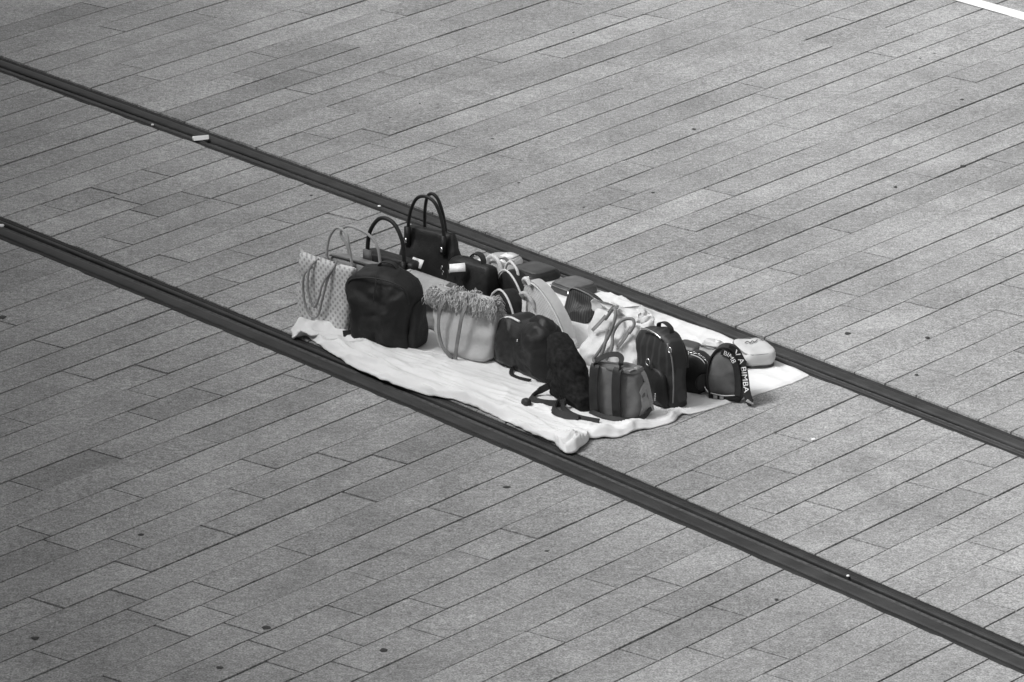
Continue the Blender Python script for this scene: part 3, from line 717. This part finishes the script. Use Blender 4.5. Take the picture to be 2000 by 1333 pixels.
letters('BIMB', SP2, (1, -.2, .3), .028, .010, strap2)
letters('V A BIMBA', SP, (.8, -.25, .55), .036, .03, strap)
P('tassel', ruffle(ribbon([(.100, -.066, .02), (.114, -.066, .012), (.124, -.064, .008)], .024, .004, (0, 1, 0)), .004, 60, 30, .001), M_LGREY, r)
for x in (-.03, -.005): P('corner_print', box(x - .009, x + .006, -.0455, -.0435, .002, .019), M_LGREY, r)

# --- white box bag lying at the right end
r, W = bag((1460, 727), (1518, 721), .20, 'box_bag', 'white boxy bag with rounded end, lying at the right end of the sheet', 'bag')
h = .062
P('base', loft([(0, 0, 0, .060, .095, 4), (0, 0, .003, .064, .099, 4), (0, 0, .012, .064, .099, 4)], 44), M_DGREY, r)
P('body', ruffle(loft([(0, 0, .010, .060, .095, 4), (0, 0, .02, .066, .101, 4), (0, 0, h * .6, .068, .103, 4), (0, 0, h - .006, .064, .099, 4), (0, 0, h + .003, .056, .090, 4), (0, 0, h + .006, .03, .07, 3)], 44), .011, 12, 31), M_WHITE, r)
P('edge_piping', tube([(0.065 * math.copysign(abs(math.cos(a)) ** .5, math.cos(a)), .100 * math.copysign(abs(math.sin(a)) ** .5, math.sin(a)), h - .003) for a in (2 * math.pi * (k + .5) / 28 for k in range(28))], .0032, 6, 3, True), M_STRAP, r)
P('script_mark', join(tube([(-.03, .02, h + .010), (-.015, .035, h + .010), (-.01, .015, h + .010), (.005, .035, h + .010), (.01, .02, h + .010), (.028, .04, h + .010)], .0022, 5)), M_STRAP, r)
P('clasp', ruffle(box(-.085, -.066, -.10, -.07, .012, .04), .004, 30, 32), M_BLEATHER, r)

# --- small pale bag behind the half-moon bag
r, W = bag((1362, 702), (1402, 710), .07, 'pouch', 'small pale grey pouch with white lid, behind the half-moon bag', 'pouch')
P('body', ruffle(softbag(W * 1.05, .08, .062, .9, .7, 3.5, .06, .012, .02), .009, 16, 33), M_LGREY, r)
P('lid', ruffle(softbag(W * .98, .06, .018, .8, .7, 3, .02, .006, .008), .007, 18, 34, .004), M_WHITE, r).location = (.004, .006, .052)
P('lid_seam', tube([(-W * .46, -.028, .050), (0, -.036, .056), (W * .46, -.024, .052)], .0028, 6), M_DGREY, r)
P('lining_patch', ruffle(box(.005, .03, -.01, .015, .066, .071), .004, 20, 35, .01), M_TAG, r)
r, W = bag((1306, 694), (1356, 706), .10, 'pouch', 'flat dark grey pouch lying left of the small pale pouch', 'pouch')
P('body', ruffle(softbag(W, .10, .045, .9, .8, 4, .05, .015, .018), .005, 12, 36), M_DGREY, r)
P('zip', tube([(-W * .45, -.048, .03), (0, -.054, .032), (W * .45, -.048, .03)], .0025, 6), M_BSTRAP, r)

# --- cream drawstring bag
r, W = bag((1128, 718), (1222, 742), .12, 'drawstring_bag', 'soft cream drawstring bag with looped grey cords, in the middle right', 'bag')
h = .205
P('body', ruffle(softbag(W * 1.08, .13, h, 1.16, .55, 2.8, .10, .03, .03, lean=.09, sway=-.01, levels=24, n=72), .024, 9, 37), M_CREAM2, r)
P('gathered_rim', ruffle(softbag(W * 1.02, .05, .04, 1.1, .9, 3, .05, .014, .014, n=80), .026, 20, 38, .01, 1.2), M_CREAM2, r).location = (-.01, .085, h - .022)
P('side_fold', ruffle(softbag(.12, .08, .10, .8, .7, 3, .1, .03, .03), .02, 11, 39), M_CREAM2, r).location = (.15, .08, .0)
P('cord', tube([(-.045, .02, h - .02), (-.01, .03, h + .03), (.02, .0, h + .01), (.012, -.03, h - .06), (-.02, -.055, h - .13), (-.035, -.065, h - .155), (-.02, -.07, h - .165), (.0, -.06, h - .13), (.005, -.045, h - .09), (.0, -.02, h - .04)], .0068, 7), M_STRAP, r)
P('cord', tube([(.0, -.06, h - .14), (.012, -.075, h - .155), (.032, -.07, h - .14), (.042, -.05, h - .10), (.025, -.02, h - .05), (.05, .0, h - .0), (.085, .02, h + .01), (.10, .015, h - .01), (.095, -.01, h - .04)], .0068, 7), M_STRAP, r)
P('cord_end', ribbon([(-.085, -.01, h - .065), (-.06, .01, h - .03), (-.045, .025, h - .005)], .013, .005, (1, 0, 0)), M_STRAP, r)
P('cord_end', ribbon([(.055, -.03, h - .10), (.075, -.015, h - .065), (.09, .0, h - .03)], .013, .005, (1, 0, 0)), M_STRAP, r)
P('eyelet', ribbon([(-.035, .03, h + .005), (-.02, .04, h + .028), (.0, .045, h + .034)], .014, .005, (1, 0, 0)), M_DGREY, r)

# --- ribbed dark clutch
r, W = bag((1096, 632), (1152, 646), .08, 'clutch', 'dark ribbed clutch with a pale edge line, leaning behind the cream drawstring bag', 'clutch')
o = [(-.085, 0), (-.090, .03), (-.075, .115), (-.05, .13), (.03, .118), (.085, .095), (.092, .075), (.05, .04), (.02, 0)]
P('body', ruffle(pillow(o, .035, .004, .05, 56, steps=3, lean=.25), .002, 10, 40), M_QUILT, r)
P('edge_piping', tube([(-.076, .01, .118), (-.05, .012, .134), (.03, .01, .122), (.086, .004, .098)], .0028, 6), M_STRAP, r)

# --- two flat cases at the back by the far rail
r, W = bag((984, 541), (1048, 563), .15, 'flat_case', 'flat black case lying at the back beside the far rail', 'case')
P('body', ruffle(softbag(.19, .17, .040, .92, .92, 5, .03, .012, .014), .005, 10, 41), M_BLEATHER, r)
P('lid_panel', ruffle(loft([(0, 0, 0, .072, .066, 5), (0, 0, .004, .070, .064, 5), (0, 0, .006, .03, .04, 4)], 36), .001, 10, 42), M_DGREY, r).location = (.004, .005, .038)
P('zip', tube([(-.06, -.077, .03), (0, -.079, .03), (.06, -.077, .03)], .0025, 6), M_METAL, r)
P('zip_pull', tube([(.045, -.082, .03), (.05, -.086, .022)], .004, 6), M_METAL, LAST)
r, W = bag((1068, 568), (1126, 590), .13, 'flat_case', 'flat grey-topped case beside the far rail, right of the black one', 'case')
P('body', ruffle(softbag(.16, .15, .040, .92, .92, 5, .03, .012, .014), .005, 10, 43), M_DGREY, r)
P('lid_panel', ruffle(loft([(0, 0, 0, .068, .066, 5), (0, 0, .005, .066, .064, 5), (0, 0, .008, .03, .04, 4)], 36), .001, 10, 44), M_MGREY, r).location = (0, 0, .038)
P('zip', tube([(-.065, -.072, .03), (0, -.074, .03), (.065, -.072, .03)], .0025, 6), M_STRAP, r)
P('zip_pull', tube([(.055, -.076, .03), (.062, -.082, .02)], .004, 6), M_METAL, LAST)

# --- large pale dome bag in the middle
r, W = bag((1014, 642), (1104, 688), .07, 'dome_bag', 'pale patterned dome bag with a thick light edge, middle of the display', 'bag')
o = [(-W * .5, 0), (-W * .52, .06), (-W * .50, .14), (-W * .42, .188), (-W * .28, .205), (-W * .08, .190), (W * .12, .155), (W * .30, .108), (W * .43, .055), (W * .5, 0)]
P('body', ruffle(pillow(o, .045, .010, .05, 72), .005, 9, 45), M_MONO2, r)
P('edge_band', ribbon([(-W * .46, 0, .175), (-W * .36, 0, .203), (-W * .24, 0, .206), (-W * .06, 0, .190), (W * .13, 0, .157), (W * .31, 0, .110), (W * .44, 0, .060), (W * .50, 0, .01)], .046, .007, (0, 1, 0)), M_CREAM, r)
P('edge_piping', tube([(-W * .40, -.026, .198), (-W * .24, -.028, .204), (-W * .06, -.028, .188), (W * .13, -.028, .155), (W * .31, -.028, .108), (W * .44, -.028, .058)], .0035, 6), M_WHITE, r)
P('strap_tab', ruffle(ribbon([(-W * .36, -.034, .02), (-W * .36, -.040, .07), (-W * .38, -.036, .125)], .026, .004, (1, 0, 0)), .003, 20, 46), M_PALE, r)
P('handle', ruffle(tube([(-W * .44, -.028, .13), (-W * .40, -.046, .150), (-W * .30, -.05, .165), (-W * .20, -.046, .15), (-W * .16, -.038, .11)], .008, 8), .004, 30, 47, .01), M_CREAM, r)
P('handle', ruffle(tube([(-W * .46, -.02, .19), (-W * .43, -.03, .205), (-W * .34, -.034, .218), (-W * .27, -.03, .195)], .009, 8), .004, 30, 48, .01), M_PALE, r)

# --- dark dome bag with pale piping and its smaller neighbour
r, W = bag((966, 608), (1026, 636), .08, 'dome_bag', 'black dome-shaped bag with a pale arched edge, left of the pale dome bag', 'bag')
o = [(-W * .5, 0), (-W * .5, .08), (-W * .40, .15), (-W * .2, .18), (W * .05, .165), (W * .28, .12), (W * .44, .06), (W * .5, 0)]
P('body', ruffle(pillow(o, .07, .010, .05, 60), .004, 9, 49), M_BLEATHER, r)
P('edge_piping', tube([(-W * .5, -.034, .10), (-W * .40, -.034, .154), (-W * .2, -.034, .184), (W * .05, -.034, .169), (W * .28, -.034, .124), (W * .44, -.034, .064)], .0045, 6), M_PALE, r)
P('handle', tube([(-W * .42, .0, .13), (-W * .40, .0, .18), (-W * .25, .0, .21), (-W * .05, .0, .19), (W * .02, .0, .16)], .006, 8), M_PALE, r)
r, W = bag((958, 630), (1006, 652), .07, 'dome_bag', 'small black arched bag with white piped edge, just behind the slouchy leather bag', 'bag')
o = [(-W * .5, 0), (-W * .54, .06), (-W * .40, .115), (-W * .12, .145), (W * .16, .13), (W * .40, .08), (W * .5, 0)]
P('body', ruffle(pillow(o, .07, .010, .05, 60), .004, 9, 50), M_BLEATHER, r)
P('edge_piping', tube([(-W * .52, -.034, .08), (-W * .40, -.036, .119), (-W * .12, -.036, .149), (W * .16, -.036, .134), (W * .40, -.036, .084), (W * .48, -.034, .03)], .0045, 6), M_PALE, r)
P('flap', ruffle(box(-W * .5, W * .5, -.056, -.046, .01, .07), .004, 16, 51), M_DGREY, r)
P('stud', loft([(0, 0, 0, .006, .006, 2), (0, 0, .003, .004, .004, 2)], 10), M_METAL, r).location = (-.02, -.058, .09)
LAST.rotation_euler.x = R(90)

# --- pale crumpled things at the back left
r, W = bag((938, 548), (986, 568), .09, 'pouch', 'pale bag with a thick tubular loop handle, behind the black dome bag', 'pouch')
P('body', ruffle(softbag(W, .09, .085, .9, .7, 3, .06, .02, .025), .010, 12, 52), M_LGREY, r)
P('handle', tube([(-.05, -.03, .06), (-.045, -.035, .095), (-.01, -.035, .115), (.03, -.035, .10), (.05, -.035, .06), (.055, -.035, .02)], .009, 8), M_PALE, r)
P('strap', ribbon([(-.04, .01, .08), (0, .015, .10), (.04, .01, .085), (.06, 0, .05)], .014, .004, (0, 1, 0)), M_MGREY, r)
r, W = bag((944, 520), (1000, 530), .12, 'plastic_pouch', 'crumpled shiny pale plastic pouch at the far back corner of the sheet', 'pouch')
P('body', ruffle(softbag(W * 1.1, .13, .035, .8, .8, 3, .05, .012, .014), .010, 14, 53, .01), mat('shiny_plastic', .48, .2, .2, 14, .2, 60), r)
P('label', ruffle(box(-.01, .05, -.02, .03, .034, .037), .004, 20, 54, .01), M_TAG, r)
P('seam', tube([(-W * .5, -.04, .03), (0, -.05, .038), (W * .5, -.04, .03)], .003, 6), M_LGREY, r)
